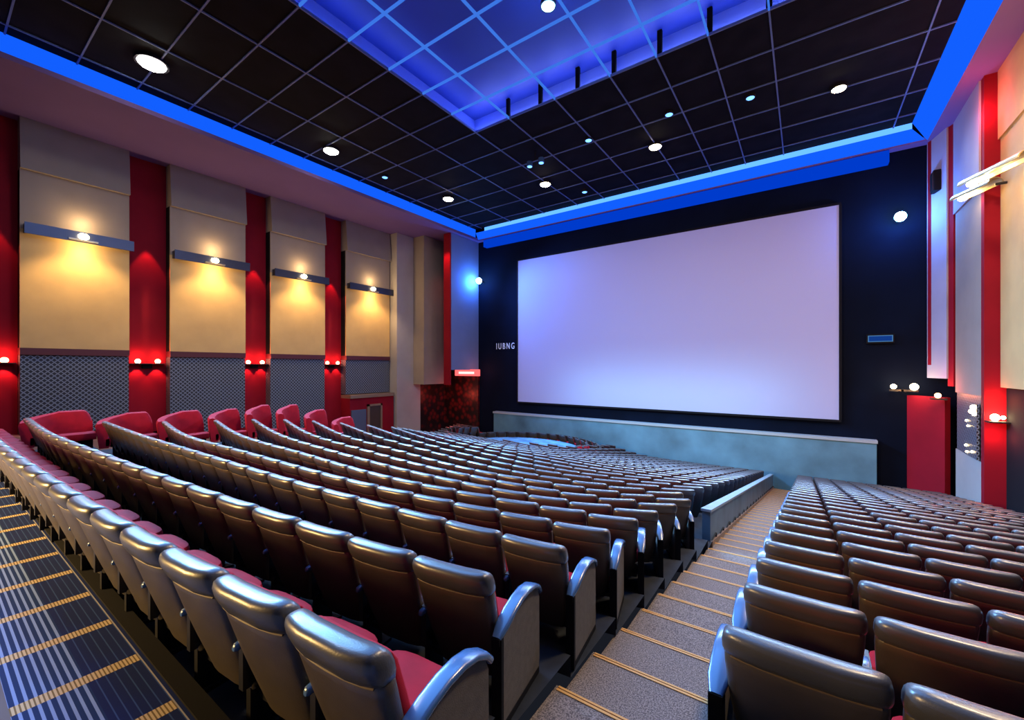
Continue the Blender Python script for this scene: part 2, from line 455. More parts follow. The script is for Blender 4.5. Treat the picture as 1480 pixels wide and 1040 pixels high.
for x, y, lab in ((-2, 21.4, 'small blue downlight between two warm spotlights at the right of the ceiling'),
                  (-9.4, 20.5, 'small dim blue downlight beyond the corner of the recess'),
                  (-5.3, 20.6, 'small violet-blue downlight just behind the middle warm spotlight'),
                  (-21.8, 17.1, 'small pale downlight near the left cove'),
                  (-12.4, 26.4, 'tiny blue downlight nearest the screen')):
    can_lamp(x, y, .17, 'ledlow', lab, 'small blue downlights')
# twin lamp hanging near recess corner
t = empty('twin_spotlight', (-12.4, 20.0, CZ-.5), 'pair of blue adjustable spotlights hanging beside the recess corner', 'ceiling light')
mb = MB(); mb.box(-.03, .03, -.03, .03, .0, .5, 'metal'); mb.box(-.5, .5, -.03, .03, -.03, .03, 'metal'); mb.build('bracket', t)
for s in (-1, 1):
    mb = MB(); mb.disc((s*.38, 0, -.26), .17, .26, 'plastic', 18); h = mb.build('lamp_head', t)
    mb = MB(); mb.disc((s*.38, 0, -.28), .13, .02, 'ledlow', 18); mb.build('lens', h)

# recess LED ledge lights
mb = MB()
mb.box(RX0-.42, RX1+.4, RYf+.30, RYf+.36, CZ+.08, CZ+.14, 'ledpale')
mb.box(RX0-.42, RX0-.36, RYn, RYf+.36, CZ+.08, CZ+.14, 'ledblue')
mb.box(RX1+.36, RX1+.42, RYn, RYf+.36, CZ+.08, CZ+.14, 'ledblue')
thing_one(mb, 'recess_led_strip', 'hidden blue light strip edging the raised ceiling recess', 'light')
L = light('AREA', 'recess_far_glow', ((RX0+RX1)/2, RYf+.2, CZ+.15), 200, (.10, .22, 1), 15, None, sy=.15); aim(L, ((RX0+RX1)/2, RYf-2.0, RZ+.1))
L = light('AREA', 'recess_left_glow', (RX0-.2, (RYf+RYn)/2, CZ+.15), 70, (.05, .12, 1), 23, None, sy=.15); L.rotation_euler = (0, 0, 0)
L.data.size = .15; L.data.size_y = 23; L.rotation_euler = (0, math.radians(-115), 0)

# ------------------------------------------------------------------ left wall panels, columns, sconces
def sconce(y, n_, lab, X=-29.35, face=1, z=.2, key='bulbred'):
    t = empty('wall_sconce', (X, y, z), lab, 'wall light', 'red wall sconces on the columns')
    mb = MB(); mb.rbox(min(0, face*.16), max(0, face*.16), -.22, .22, -.28, -.04, .03, 'black'); mb.box(min(0, face*.42), max(0, face*.42), -.75, .75, -.05, -.02, 'metal'); mb.build('shelf_bracket', t)
    for s in (-1, 1):
        mb = MB(); mb.ball((face*.24, s*.42, .10), .13, key, 12); b1 = mb.build('bulb', t)
        mb = MB(); mb.disc((face*.24, s*.42, -.04), .09, .05, 'steel', 14); mb.build('socket', b1)
    for s in (-1, 1):
        light('POINT', 'sconce_glow_up', (X+face*.34, y+s*.42, z+.40), 28, (1, .16, .10), .08)
        L = light('SPOT', 'sconce_glow_down', (X+face*.28, y+s*.42, z-.12), 120, (1, .16, .12), .04, (0, 0, 0), 75, .35)
        L.rotation_euler = (0, math.radians(14*face), 0)
panels = [(2.7, 6.4), (8.1, 11.9), (13.4, 17.2), (18.9, 23.0)]
onames = ['nearest', 'second', 'third', 'farthest']
for i, (y0, y1) in enumerate(panels):
    p = empty('wall_panel', (WL, (y0+y1)/2, .86), '%s tall beige acoustic panel on the left wall' % onames[i], 'wall panel', 'beige acoustic panels on the left wall')
    mb = MB(); mb.box(WL-.9, WL-.10, y0, y1, .86, 8.9, 'black'); rel(mb, p).build('shaded_sides', p)  # black core stands in for the shade on the panel sides
    mb = MB(); mb.box(WL-.10, WL, y0, y1, .86, 6.2, 'beige'); rel(mb, p).build('lower_panel', p)
    mb = MB(); mb.box(WL-.10, WL-.01, y0, y1, 6.2, 8.9, 'upper'); rel(mb, p).build('middle_panel', p)  # darker tone than the lower part, from the bar upward
    mb = MB()
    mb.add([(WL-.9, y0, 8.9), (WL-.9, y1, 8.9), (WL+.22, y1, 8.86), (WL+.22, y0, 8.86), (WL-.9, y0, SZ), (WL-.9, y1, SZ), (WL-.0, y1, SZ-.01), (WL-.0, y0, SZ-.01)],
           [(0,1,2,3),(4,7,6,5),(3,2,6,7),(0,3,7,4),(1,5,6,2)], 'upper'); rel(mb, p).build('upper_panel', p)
    mb = MB(); mb.box(WL-.9, WL+.05, y0, y1, .55, .86, 'maroon'); rel(mb, p).build('bottom_rail', p)
    # perforated dado
    mb = MB(); mb.box(WL-.85, WL-.05, y0+.01, y1-.01, -2.1 if i == 3 else -3.2-.6*i, .54, 'dado')
    thing_one(mb, 'perforated_panel', 'dark perforated metal panel under the %s beige acoustic panel on the left wall' % onames[i], 'wall panel', 'perforated panels on the left wall')
    # light bar
    yc = (y0+y1)/2+.1
    t = empty('light_bar', (WL, yc, 6.2), 'dark horizontal light bar with one glowing lamp across the %s left wall panel' % onames[i], 'wall light', 'light bars on the left wall')
    L_ = (y1-y0)/2
    mb = MB(); mb.box(.32, .38, -L_, L_, -.25, .25, 'bar'); mb.box(.0, .34, -L_, -L_+.08, -.2, .2, 'bar'); mb.box(.0, .34, L_-.08, L_, -.2, .2, 'bar'); mb.build('fascia', t)
    mb = MB(); mb.ball((.44, 0, .02), .15, 'bulbwarm', 12, sy=1.3); mb.build('bulb', t)
    mb = MB(); mb.box(.36, .5, -.5, .5, -.2, -.13, 'brass'); mb.build('lamp_tray', t)
    light('POINT', 'bar_glow_up', (WL+.5, yc, 6.85), 70, (1, .66, .30), .12)
    L = light('POINT', 'bar_glow_down', (WL+.55, yc, 5.55), 95, (1, .68, .30), .12)
    L = light('SPOT', 'bar_wash', (WL+1.7, yc, 5.8), 620, (1, .66, .30), .2, None, 116, .6); aim(L, (WL+.1, yc, 2.0))
cols = [(1.05, 2.7), (6.4, 8.1), (11.9, 13.4), (17.2, 18.9)]
for i, (y0, y1) in enumerate(cols):
    yc = (y0+y1)/2
    mb = MB(); mb.box(WL-1.0, WL-.65, y0, y1, -3.1-.12*max(0, y0-2.7), SZ, 'column')
    thing_one(mb, 'wall_pilaster', '%s red wall pilaster on the left wall, lit by a pair of red bulbs' % onames[i], 'pilaster', 'red pilasters on the left wall')
    sconce(yc, i, 'pair of red glowing bulbs on the %s red pilaster of the left wall' % onames[i])
    L = light('SPOT', 'pilaster_wash', (WL-.35, yc, 6.9), 420, (1, .10, .10), .06, (0, math.radians(-7), 0), 62, .25)
mb = MB(); mb.box(WL-.9, WL-.6, -9, 1.05, -3.1, SZ, 'column'); struct(mb, 'trim_4')
# low red wall with doorway
mb = MB()
mb.box(WL-.8, WL+.6, 18.9, 23.0, -2.4, -2.15, 'frame'); mb.box(WL-.8, WL+.5, 18.9, 23.0, -7, -2.4, 'column')
thing_one(mb, 'low_wall', 'low dark red wall with a pale top ledge beside the grey column', 'low wall')
mb = MB(); mb.box(WL+.5, WL+.56, 19.0, 20.3, -6, -3.3, 'door'); struct(mb, 'door_1')
t = None
mb = MB(); mb.box(WL+.5, WL+.6, 20.4, 20.6, -6, -2.95, 'frame'); mb.box(WL+.5, WL+.6, 21.65, 21.8, -6, -2.95, 'frame'); mb.box(WL+.5, WL+.6, 20.4, 21.8, -3.1, -2.95, 'frame'); mb.box(WL+.5, WL+.54, 20.6, 21.65, -6, -3.1, 'doorwood'); struct(mb, 'door_2')
# grey column
mb = MB(); mb.box(-29.6, -27.9, 23.1, 25.7, -7, SZ, 'greycol')
thing_one(mb, 'square_column', 'tall plain grey column between the wall panels and the far corner', 'column')
# corner boxes
p = empty('wall_panel', (-26.6, 26, -1.5), 'beige hanging wall panel right of the grey column', 'wall panel')
mb = MB(); mb.box(-28.9, -26.6, 24.9, 27.9, -1.5, SZ, 'upper'); rel(mb, p).build('panel_face', p)
p = empty('wall_panel', (-24.2, 27.4, -.2), 'pale blue-lit wall panel with a bright red edge at the left of the screen wall', 'wall panel')
mb = MB(); mb.box(-24.8, -24.2, 25.72, 29.28, -.25, SZ, 'lilac_bluelit'); rel(mb, p).build('panel_face', p)
mb = MB(); mb.box(-24.95, -24.22, 25.6, 25.72, -1.5, SZ, 'column'); rel(mb, p).build('red_edge', p)
mb = MB(); mb.box(-29.6, -28.2, 25.7, 29.28, -7, -1.5, 'redpattern'); mb.box(-28.2, -24.1, 29.1, 29.29, -7, -.3, 'redpattern')
thing_one(mb, 'lower_wall_cladding', 'dark red blotchy wall cladding in the far left corner', 'wall cladding')
light('POINT', 'corner_red_glow', (-26.0, 27.4, -2.6), 70, (1, .1, .06), .2)
light('SPOT', 'edge_red_glow', (-24.5, 24.6, 9.8), 260, (1, .1, .12), .2, (0, 0, 0), 90, .9).rotation_euler = (math.radians(35), 0, 0)
# exit sign
t = empty('exit_sign', (-24.6, 28.2, -.5), 'glowing red exit sign box in the far left corner beside the screen wall', 'sign')
mb = MB(); mb.rbox(-1.4, 1.4, -.12, .12, -.3, .28, .05, 'exitred'); mb.build('sign_box', t)
mb = MB(); mb.box(-.9, .9, -.14, -.12, -.12, .08, 'exitpale'); mb.build('lit_face', t)
light('POINT', 'exit_sign_glow', (-23.0, 28.5, -.2), 35, (1, .2, .15), .3)
# lettering and blue sign on the screen wall
cu = bpy.data.curves.new('lettering', 'FONT'); cu.body = 'I U B N G'; cu.size = .75; cu.extrude = .02; cu.space_character = .95
to = bpy.data.objects.new('tmp_text', cu); C.objects.link(to)
bpy.context.view_layer.update()
me = bpy.data.meshes.new_from_object(to.evaluated_get(bpy.context.evaluated_depsgraph_get())); me.materials.clear(); me.materials.append(M['letter'])
w = max(v.co.x for v in me.vertices)
for v in me.vertices: v.co.x *= 1.95/w
bpy.data.objects.remove(to)
o = bpy.data.objects.new('wall_lettering', me); C.objects.link(o); o.location = (-22.2, 29.27, 1.55); o.rotation_euler = (PI/2, 0, 0)
tag(o, 'faint pale lettering on the dark wall left of the screen', 'lettering')
t = empty('wall_sign', (3.24, 29.2, 1.49), 'small dim blue sign box on the dark wall right of the screen', 'sign')
mb = MB(); mb.box(-.56, .56, -.06, .08, -.24, .24, 'black'); mb.build('housing', t)
mb = MB(); mb.box(-.46, .46, -.075, -.06, -.13, .13, 'signblue'); mb.build('sign_face', t)
mb = MB()
for a in ((-.5, .5, .13, .17), (-.5, .5, -.17, -.13), (-.5, -.46, -.13, .13), (.46, .5, -.13, .13)): mb.box(a[0], a[1], -.08, -.06, a[2], a[3], 'signline')
mb.build('border', t)
# blue spotlights at both ends of the screen wall
for x, y, lab, tg in ((-23.6, 28.6, 'starry blue wall spotlight at the left end of the screen wall', (-14, 29, 2)), (3.95, 28.6, 'starry blue wall spotlight at the right end of the screen wall', (5, 29, 0))):
    t = empty('wall_spotlight', (x, y, 7.6), lab, 'wall light', 'blue spotlights beside the screen')
    mb = MB(); mb.box(-.05, .05, 0, .65, -.05, .05, 'metal'); mb.build('bracket', t)
    mb = MB(); mb.ball((0, 0, 0), .26 if x < 0 else .24, 'bulbblue', 14); mb.build('lens', t)
    L = light('POINT', 'blue_spot_glow', (x, y-.55, 7.4), 520, (.03, .20, 1), .2)
L = light('SPOT', 'screen_blue_wash', (-22.5, 25.0, 8.6), 7500, (.08, .26, 1), .5, None, 100, .9); aim(L, (-13.5, 29, 2.5))

# ------------------------------------------------------------------ right wall
def wface(mb, a, b_, z0, z1, th, key):           # vertical slab whose room side runs a -> b_
    (x0, y0), (x1, y1) = a, b_
    d = Vector((y1-y0, -(x1-x0), 0)).normalized()*th
    if d.x < 0: d = -d
    vs = [(x0, y0, z0), (x1, y1, z0), (x1+d.x, y1+d.y, z0), (x0+d.x, y0+d.y, z0)]
    vs += [(p[0], p[1], z1) for p in vs]
    mb.add(vs, [(0,1,2,3),(4,7,6,5),(0,4,5,1),(1,5,6,2),(2,6,7,3),(3,7,4,0)], key)
t = empty('wall_panel', (5.2, 28.5, -.55), 'lilac-lit angled wall panel with red strips beside the screen on the right', 'wall panel')
mb = MB(); wface(mb, (5.42, 27.7), (5.02, 29.2), -.55, SZ, .4, 'lilac'); rel(mb, t).build('panel_face', t)
mb = MB(); wface(mb, (5.60, 27.45), (5.47, 27.75), -.9, SZ, .3, 'column'); wface(mb, (5.10, 28.85), (5.02, 29.05), .1, SZ, .05, 'column'); rel(mb, t).build('red_strip', t)
for i, (y0, y1, z0, XR, lab) in enumerate(((23.95, 27.4, -1.15, 5.7, 'narrow beige wall panel between two red strips on the right wall'), (14.0, 23.55, -.77, 6.1, 'warmly lit beige wall panel at the right edge of the photo'))):
    p = empty('wall_panel', (XR, (y0+y1)/2, z0), lab, 'wall panel', 'beige panels on the right wall')
    mb = MB(); mb.box(XR-.05, (XR+.7) if i else 6.08, y0, y1, z0, 7.0 if i == 0 else 8.6, 'upper' if i == 0 else 'beige'); rel(mb, p).build('lower_panel', p)
    mb = MB(); mb.box(XR-.12, (XR+.7) if i else 6.08, y0, y1, 7.0 if i == 0 else 8.6, SZ, 'lilac' if i == 0 else 'beige'); rel(mb, p).build('upper_panel', p)
mb = MB(); mb.box(5.64, 6.9, 23.6, 23.94, -6.9, SZ, 'column'); thing_one(mb, 'wall_pilaster', 'tall red pilaster on the right wall with an orange-lit lamp', 'pilaster')
mb = MB(); mb.box(WR, 6.08, 23.97, 27.4, -3.75, -1.16, 'dado'); thing_one(mb, 'perforated_panel', 'dark perforated panel with warm sparkles low on the right wall', 'wall panel')
mb = MB(); mb.box(WR, 6.08, 23.97, 27.6, -7.2, -3.76, 'greycol'); thing_one(mb, 'wall_cladding', 'plain pinkish lower wall section under the perforated panel on the right', 'wall cladding')
mb = MB(); wface(mb, (5.40, 27.9), (4.28, 29.2), -7.3, -1.45, .3, 'column'); thing_one(mb, 'wall_cladding', 'plain red lower wall beside the right end of the stage', 'wall cladding')
mb = MB(); mb.box(6.2, 6.9, 6, 23.55, -7, -.8, 'black'); struct(mb, 'trim_5')
mb = MB(); mb.box(WR-.15, WR+.1, 10, 23.9, -6.5, -6.4, 'wood')
mb.v = [(x, y, z+ (23.9-y)*.18+.65) for x, y, z in mb.v]
struct(mb, 'baseboard_right')
# lamp bars on the right wall
for (p0, p1, z, lab) in (((5.0, 24.05), (5.68, 22.55), 6.67, 'brass-coloured wall lamp with a bright bulb, the lower of two on the right wall'), ((4.7, 21.6), (5.6, 19.6), 6.45, 'brass-coloured wall lamp with a bright bulb, the upper of two on the right wall')):
    cx, cy = (p0[0]+p1[0])/2, (p0[1]+p1[1])/2; L_ = math.dist(p0, p1)/2
    t = empty('wall_lamp', (cx, cy, z), lab, 'wall light', 'brass lamps on the right wall', rz=math.atan2(p1[0]-p0[0], p0[1]-p1[1]))
    mb = MB(); n = 10; ring = [(.26*math.cos(PI*j/n), .24*math.sin(PI*j/n)) for j in range(n+1)]
    outer = ring+[(a*.86, b_*.86) for a, b_ in reversed(ring)]
    mb.loft([[(a, -L_, b_) for a, b_ in outer], [(a, L_, b_) for a, b_ in outer]], 'brass', smooth=False); mb.build('shade', t)
    mb = MB(); mb.ball((0, L_-.30, .02), .13, 'bulbwarm', 12, sy=1.6); mb.build('bulb', t)
    mb = MB(); mb.tube([(p1[0], p1[1]+.1, z), (6.04 if p1[1] < 21 else 5.98, p1[1]+.1, z)], .05, 'metal'); mb.v = [tuple(t.matrix_basis.inverted() @ Vector(q)) for q in mb.v]; mb.build('bracket', t)
for yy, e in ((20.6, 70), (19.0, 110), (24.0, 10)):
    light('POINT', 'right_wall_glow', (5.05, yy, 6.5), e, (1, .66, .28), .2)
    light('POINT', 'right_wall_glow', (4.9, yy, 8.3), e*.8, (1, .66, .28), .2)
light('POINT', 'soffit_red_glow', (5.3, 23.3, 9.7), 130, (1, .08, .16), .2)
light('POINT', 'soffit_red_glow', (5.0, 17.5, 9.9), 60, (1, .08, .16), .2)
# small lamps low on the right
for x, y, z, key, lab, col_, e in ((4.05, 28.7, -1.0, 'bulbwarm', 'pair of starry orange lamps on the dark wall right of the screen', (1, .5, .2), 60),):
    t = empty('wall_sconce', (x, y, z), lab, 'wall light')
    mb = MB(); mb.box(-.5, .6, .1, .16, -.25, -.15, 'metal'); mb.box(-.05, .05, .1, .55, -.25, -.15, 'metal'); mb.build('shelf_bracket', t)
    for dx, r in ((-.35, .12), (.42, .17)):
        mb = MB(); mb.ball((dx, 0, 0), r, key, 12); mb.build('bulb', t)
    light('POINT', 'orange_glow', (x, y-.35, z), e, col_, .1)
t = empty('wall_sconce', (5.28, 27.7, -1.35), 'small red lamp above the plain red lower wall on the right', 'wall light')
mb = MB(); mb.ball((-.15, 0, 0), .12, 'bulbred', 12); mb.build('bulb', t)
mb = MB(); mb.box(-.4, .15, -.15, .15, -.2, -.13, 'metal'); mb.build('shelf_bracket', t)
light('POINT', 'red_glow', (4.95, 27.3, -1.1), 60, (1, .08, .06), .1)
t = empty('wall_sconce', (6.05, 23.42, -1.9), 'starry orange lamp on the red pilaster of the right wall', 'wall light')
mb = MB(); mb.ball((-.2, -.1, 0), .13, 'bulbwarm', 12); mb.build('bulb', t)
mb = MB(); mb.ball((.02, -.05, .0), .07, 'bulbwarm', 12); mb.build('bulb', t)
mb = MB(); mb.box(-.4, .15, -.3, .16, -.2, -.14, 'metal'); mb.build('shelf_bracket', t)
light('POINT', 'red_glow', (5.85, 23.2, -1.3), 60, (1, .16, .06), .1)
light('POINT', 'red_glow', (5.85, 23.2, -2.6), 50, (1, .12, .08), .3)
t = empty('wall_sconce', (WR-.12, 24.5, -1.75), 'cluster of tiny warm lamps and reflected sparkles on the perforated panel of the right wall', 'wall light')
for dy, dz, r in ((0, .12, .10), (.25, -.06, .09), (-.1, -.14, .07), (.9, -.5, .04), (.7, -.7, .035), (1.0, -1.55, .045), (.85, -1.8, .04), (.2, -1.7, .04)):  # smallest balls are warm reflections on the panel, added as glowing beads
    mb = MB(); mb.ball((-.02, dy, dz), r, 'bulbwarm', 8); mb.build('bulb', t)
mb = MB(); mb.box(0, .08, -.3, 1.2, -1.95, .25, 'dado'); mb.build('backplate', t)
# speaker
t = empty('wall_speaker', (5.2, 28.35, 9.0), 'small black speaker high on the lilac panel at the right', 'speaker')
mb = MB(); mb.rbox(-.16, .12, -.3, .3, -.55, .45, .04, 'black'); mb.build('cabinet', t)
mb = MB(); mb.box(-.18, -.16, -.24, .24, -.48, .38, 'metal'); mb.build('grille', t)

# ------------------------------------------------------------------ parapet along the aisle
t = empty('parapet_wall', (-1.6, 9.0, -3.5), 'low blue-grey parapet wall running down the left side of the stepped aisle', 'low wall')
mb = MB()
mb.add([(x, y, -(1.9+.18*y)-.45) for x in (-1.68, -1.53) for y in (9.0, 28.7)]+[(x, y, -(1.9+.18*y)+.66+.006*(y-9)) for x in (-1.68, -1.53) for y in (9.0, 28.7)],
       [(0,1,5,4),(2,6,7,3),(0,4,6,2),(1,3,7,5),(4,5,7,6)], 'parapet'); rel(mb, t).build('wall_body', t)
mb = MB()
mb.add([(x, y, -(1.9+.18*y)+.66+.006*(y-9)+dz) for dz in (0, .05) for x in (-1.70, -1.51) for y in (8.97, 28.72)],
       [(0,1,3,2),(4,6,7,5),(0,4,5,1),(2,3,7,6),(0,2,6,4),(1,5,7,3)], 'parapet_cap'); rel(mb, t).build('top_rail', t)
mb = MB()
mb.add([(x, y, -(1.9+.18*y)+dz) for dz in (-.05, .09) for x in (-1.53, -1.49) for y in (9.0, 28.7)], [(0,1,3,2),(4,6,7,5),(0,4,5,1),(2,3,7,6),(0,2,6,4),(1,5,7,3)], 'frame'); rel(mb, t).build('skirting', t)

# ------------------------------------------------------------------ the pit platform
PX, PY, PRX, PRY, PZ = -15.7, 23.2, 4.3, 3.5, -5.33
mb = MB(); n = 48
mb.loft([[(PX+PRX*math.cos(2*PI*j/n), PY+PRY*math.sin(2*PI*j/n), z) for j in range(n)] for z in (-6.2, PZ)], 'pit', smooth=False)
thing_one(mb, 'oval_platform', 'low oval platform with a glossy blue-lit floor ringed by seats near the screen', 'platform')
L = light('SPOT', 'oval_floor_wash', (-15, 23, 9.0), 4200, (.25, .55, 1), .4, (0, 0, 0), 42, .7)

# ------------------------------------------------------------------ seats
def sup(cx, cy, z, hw, ht, n=20, e=3.2):
    out = []
    for j in range(n):
        a = 2*PI*(j+.5)/n; c, s = math.cos(a), math.sin(a)
        out.append((cx+hw*math.copysign(abs(c)**(2/e), c), cy+ht*math.copysign(abs(s)**(2/e), s), z))
    return out
def bow(r, amt):    # slight wrap: sides come forward
    return [(x, y+amt*(x/.28)**2, z) for x, y, z in r]
def shell_mb(n=20, lod=0):
    mb = MB()
    # lower shell: narrow at the foot, sweeping back as it rises
    secs = [(.20, .035, .16, .012), (.205, .035, .205, .028), (.30, .01, .232, .036), (.45, -.035, .262, .045), (.62, -.088, .278, .050), (.78, -.135, .286, .054), (.835, -.150, .286, .054), (.842, -.152, .280, .048)]
    if lod: secs = secs[1::2]+[secs[-1]]
    mb.loft([bow(sup(0, y, z, hw, ht, n, 4.6), .03) for z, y, hw, ht in secs], 'leather')
    return mb
def head_mb(n=20, lod=0):
    mb = MB()
    secs = [(.838, -.152, .280, .048), (.844, -.154, .288, .062), (.87, -.162, .293, .070), (.91, -.176, .293, .076), (.945, -.188, .289, .073), (.968, -.196, .280, .060), (.981, -.200, .262, .042), (.986, -.201, .23, .02)]
    if lod: secs = secs[1::2]+[secs[-1]]
    mb.loft([bow(sup(0, y, z, hw, ht, n, 4.6), .03) for z, y, hw, ht in secs], 'head')
    return mb
def cush_mb(n=20, lod=0):
    mb = MB()
    secs = [(.43, .040, .20, .02), (.44, .045, .235, .05), (.55, .010, .248, .062), (.72, -.045, .255, .062), (.87, -.085, .255, .052), (.915, -.100, .245, .035), (.93, -.105, .21, .015)]
    if lod: secs = secs[::2]
    mb.loft([bow(sup(0, y, z, hw, ht, n, 3.4), .02) for z, y, hw, ht in secs], 'red')
    return mb
def seat_mb(n=20, lod=0):
    mb = MB(); secs = [(.36, .22, .02), (.365, .23, .05), (.40, .25, .235), (.46, .252, .245), (.488, .24, .23), (.495, .20, .19)]
    secs = [(.345, .24, .20), (.36, .275, .235), (.44, .288, .245), (.478, .278, .235), (.492, .24, .20)]
    if lod: secs = secs[::2]
    mb.loft([sup(0, .235, z, hx, hy*.88, n, 4.0) for z, hx, hy in secs], 'red')
    return mb
def pipe_mb():
    mb = MB(); pts = []
    for j in range(13):
        x = -.255+.51*j/12
        pts.append((x, -.2035+.03*(x/.28)**2+(.004 if abs(x) > .24 else 0), .835))
    mb.tube(pts, .006, 'pipe', 6)
    return mb
def standard_mb(lod=0):    # support between two seats
    mb = MB()
    mb.box(-.02, .02, -.02, .14, 0, .36, 'metal'); mb.box(-.045, .045, -.10, .22, 0, .03, 'metal'); mb.box(-.02, .02, -.06, .18, .30, .58, 'metal')
    return mb
def bolt_mb():
    mb = MB(); mb.disc((-.03, .0, .30), .022, .06, 'steel', 10, 'x'); return mb
def arm_mb(lod=0):
    mb = MB(); pts = []
    secs = [(-.10, .545, .012, .010), (-.09, .55, .020, .020), (.0, .56, .024, .024), (.09, .56, .024, .022), (.14, .545, .018, .012)]
    rings = []
    for y, z, hw, ht in secs:
        r = sup(0, 0, 0, hw, ht, 12, 3); rings.append([(a, y, z+b_) for a, b_, c in r])
    mb.loft(rings, 'plastic')
    return mb
def frame_mb():
    mb = MB(); mb.box(-.26, .26, .06, .10, .28, .34, 'metal'); mb.box(-.27, .27, .02, .10, .22, .26, 'metal'); mb.box(-.20, .20, .05, .45, .325, .35, 'leather'); return mb
ARC = [(-.14, .58), (-.06, .625), (.04, .662), (.15, .688), (.26, .693), (.36, .675), (.44, .635), (.50, .575)]
def endpanel_mb():
    mb = MB(); poly = [(-.12, .02), (.46, .02), (.475, .10)]+[(.47, .55)]+[(y, z-.02) for y, z in reversed(ARC[:-1])]
    mb.extrude(poly, -.025, .025, 'panel'); mb.box(-.035, .035, -.14, -.11, 0, .58, 'black'); mb.box(-.03, .03, -.12, .46, 0, .04, 'black')
    return mb
def endarm_mb():
    mb = MB(); rings = []
    for i, (y, z) in enumerate(ARC):
        hw = .030 if i in (0,) else .048 if i < 7 else .034
        a = ARC[max(0, i-1)]; b_ = ARC[min(len(ARC)-1, i+1)]; ty, tz = b_[0]-a[0], b_[1]-a[1]; l = math.hypot(ty, tz); ny, nz = -tz/l, ty/l
        rings.append([(p[0], y+ny*p[1], z+nz*p[1]) for p in sup(0, 0, 0, hw, .020, 14, 3.2)])
    mb.loft(rings, 'plastic'); mb.box(-.028, .028, -.155, -.125, .545, .59, 'black')
    return mb
PARTS = {'back_shell': shell_mb(), 'headrest': head_mb(), 'back_cushion': cush_mb(), 'seat': seat_mb(), 'piping': pipe_mb(), 'seat_frame': frame_mb()}
ME = {k: v.mesh(k) for k, v in PARTS.items()}
def shifted(mb, dx):
    o = MB(); o.v = [(x+dx, y, z) for x, y, z in mb.v]; o.f = mb.f; o.m = mb.m; o.mats = mb.mats; o.sm = mb.sm; return o
HW = .30
for s, nm in ((1, 'R'), (-1, 'L')):
    ME['leg'+nm] = shifted(standard_mb(), s*HW).mesh('leg'); ME['bolt'+nm] = shifted(bolt_mb(), s*HW).mesh('bolt')
    ME['arm'+nm] = shifted(arm_mb(), s*HW).mesh('armrest')
    ME['endp'+nm] = shifted(endpanel_mb(), s*(HW+.02)).mesh('end_panel'); ME['enda'+nm] = shifted(endarm_mb(), s*(HW+.02)).mesh('armrest')
def merged(parts):
    o = MB()
    for p in parts:
        off = len(o.v); o.v += p.v
        for f, m_, s in zip(p.f, p.m, p.sm):
            o.f.append(tuple(a+off for a in f)); o.m.append(o.mi(p.mats[m_])); o.sm.append(s)
    return o
LOD = merged([shell_mb(12, 1), head_mb(12, 1), cush_mb(10, 1), seat_mb(10, 1), shifted(standard_mb(), -HW), shifted(arm_mb(), -HW)])
LODM = {'': LOD.mesh('theatre_seat'),
        'R': merged([LOD, shifted(endpanel_mb(), HW+.02), shifted(endarm_mb(), HW+.02)]).mesh('theatre_seat'),
        'L': merged([LOD, shifted(endpanel_mb(), -HW-.02), shifted(endarm_mb(), -HW-.02)]).mesh('theatre_seat')}

ONES = ['zeroth', 'first', 'second', 'third', 'fourth', 'fifth', 'sixth', 'seventh', 'eighth', 'ninth', 'tenth', 'eleventh', 'twelfth', 'thirteenth', 'fourteenth', 'fifteenth', 'sixteenth', 'seventeenth', 'eighteenth', 'nineteenth', 'twentieth']
TW = ['', 'twenty-first', 'twenty-second', 'twenty-third', 'twenty-fourth', 'twenty-fifth', 'twenty-sixth', 'twenty-seventh', 'twenty-eighth', 'twenty-ninth', 'thirtieth']
def ordw(n): return ONES[n] if n <= 20 else TW[n-20] if n <= 30 else 'thirty-'+ONES[n-30]
def project(x, y, z):
    fx, fy = -math.sin(YAW), math.cos(YAW)
    d = x*fx+y*fy; r = x*fy-y*fx
    if d < .3: return None
    return 740+FPX*r/d, 530-FPX*z/d, d

seats = []     # (x, y, z, rz, sx, end, block, row, idx)
B0 = .235      # distance from seat origin to the back edge of the headrest
for k in range(1, NK+1):
    xr = -1.30 if k == 1 else -1.55
    pitch = .60 if k < 9 else .72
    if k >= 9: xr = -1.86
    X = xr; i = 0
    left = -14.6 if k > 1 else -16.3
    if k > 11: left = -15.2-.65*(k-11)
    while True:
        i += 1
        # step along the curve
        y0 = rowY(k, X); dx = pitch
        for _ in range(3):
            y1 = rowY(k, X-dx); dx *= pitch/math.hypot(dx, y1-y0)
        xm = X-dx/2; ym = (y0+rowY(k, X-dx))/2; th = math.atan2(y0-rowY(k, X-dx), dx)
        if X-dx < left-.3: break
        nx, ny = -math.sin(th), math.cos(th)
        zc = G(xm, ym)
        sx, sy = xm+nx*B0, ym+ny*B0
        X -= dx
        if sy > 28.0: continue
        if k >= 12:
            e = ((sx-PX)/(PRX+.75))**2+((sy-PY)/(PRY+.7))**2
            if e < 1: continue
            if sx < -11 and sy > 25.4: continue
        seats.append((sx, sy, zc, th, pitch/.6, 'R' if i == 1 and k < 9 else '', 'left', k, i))
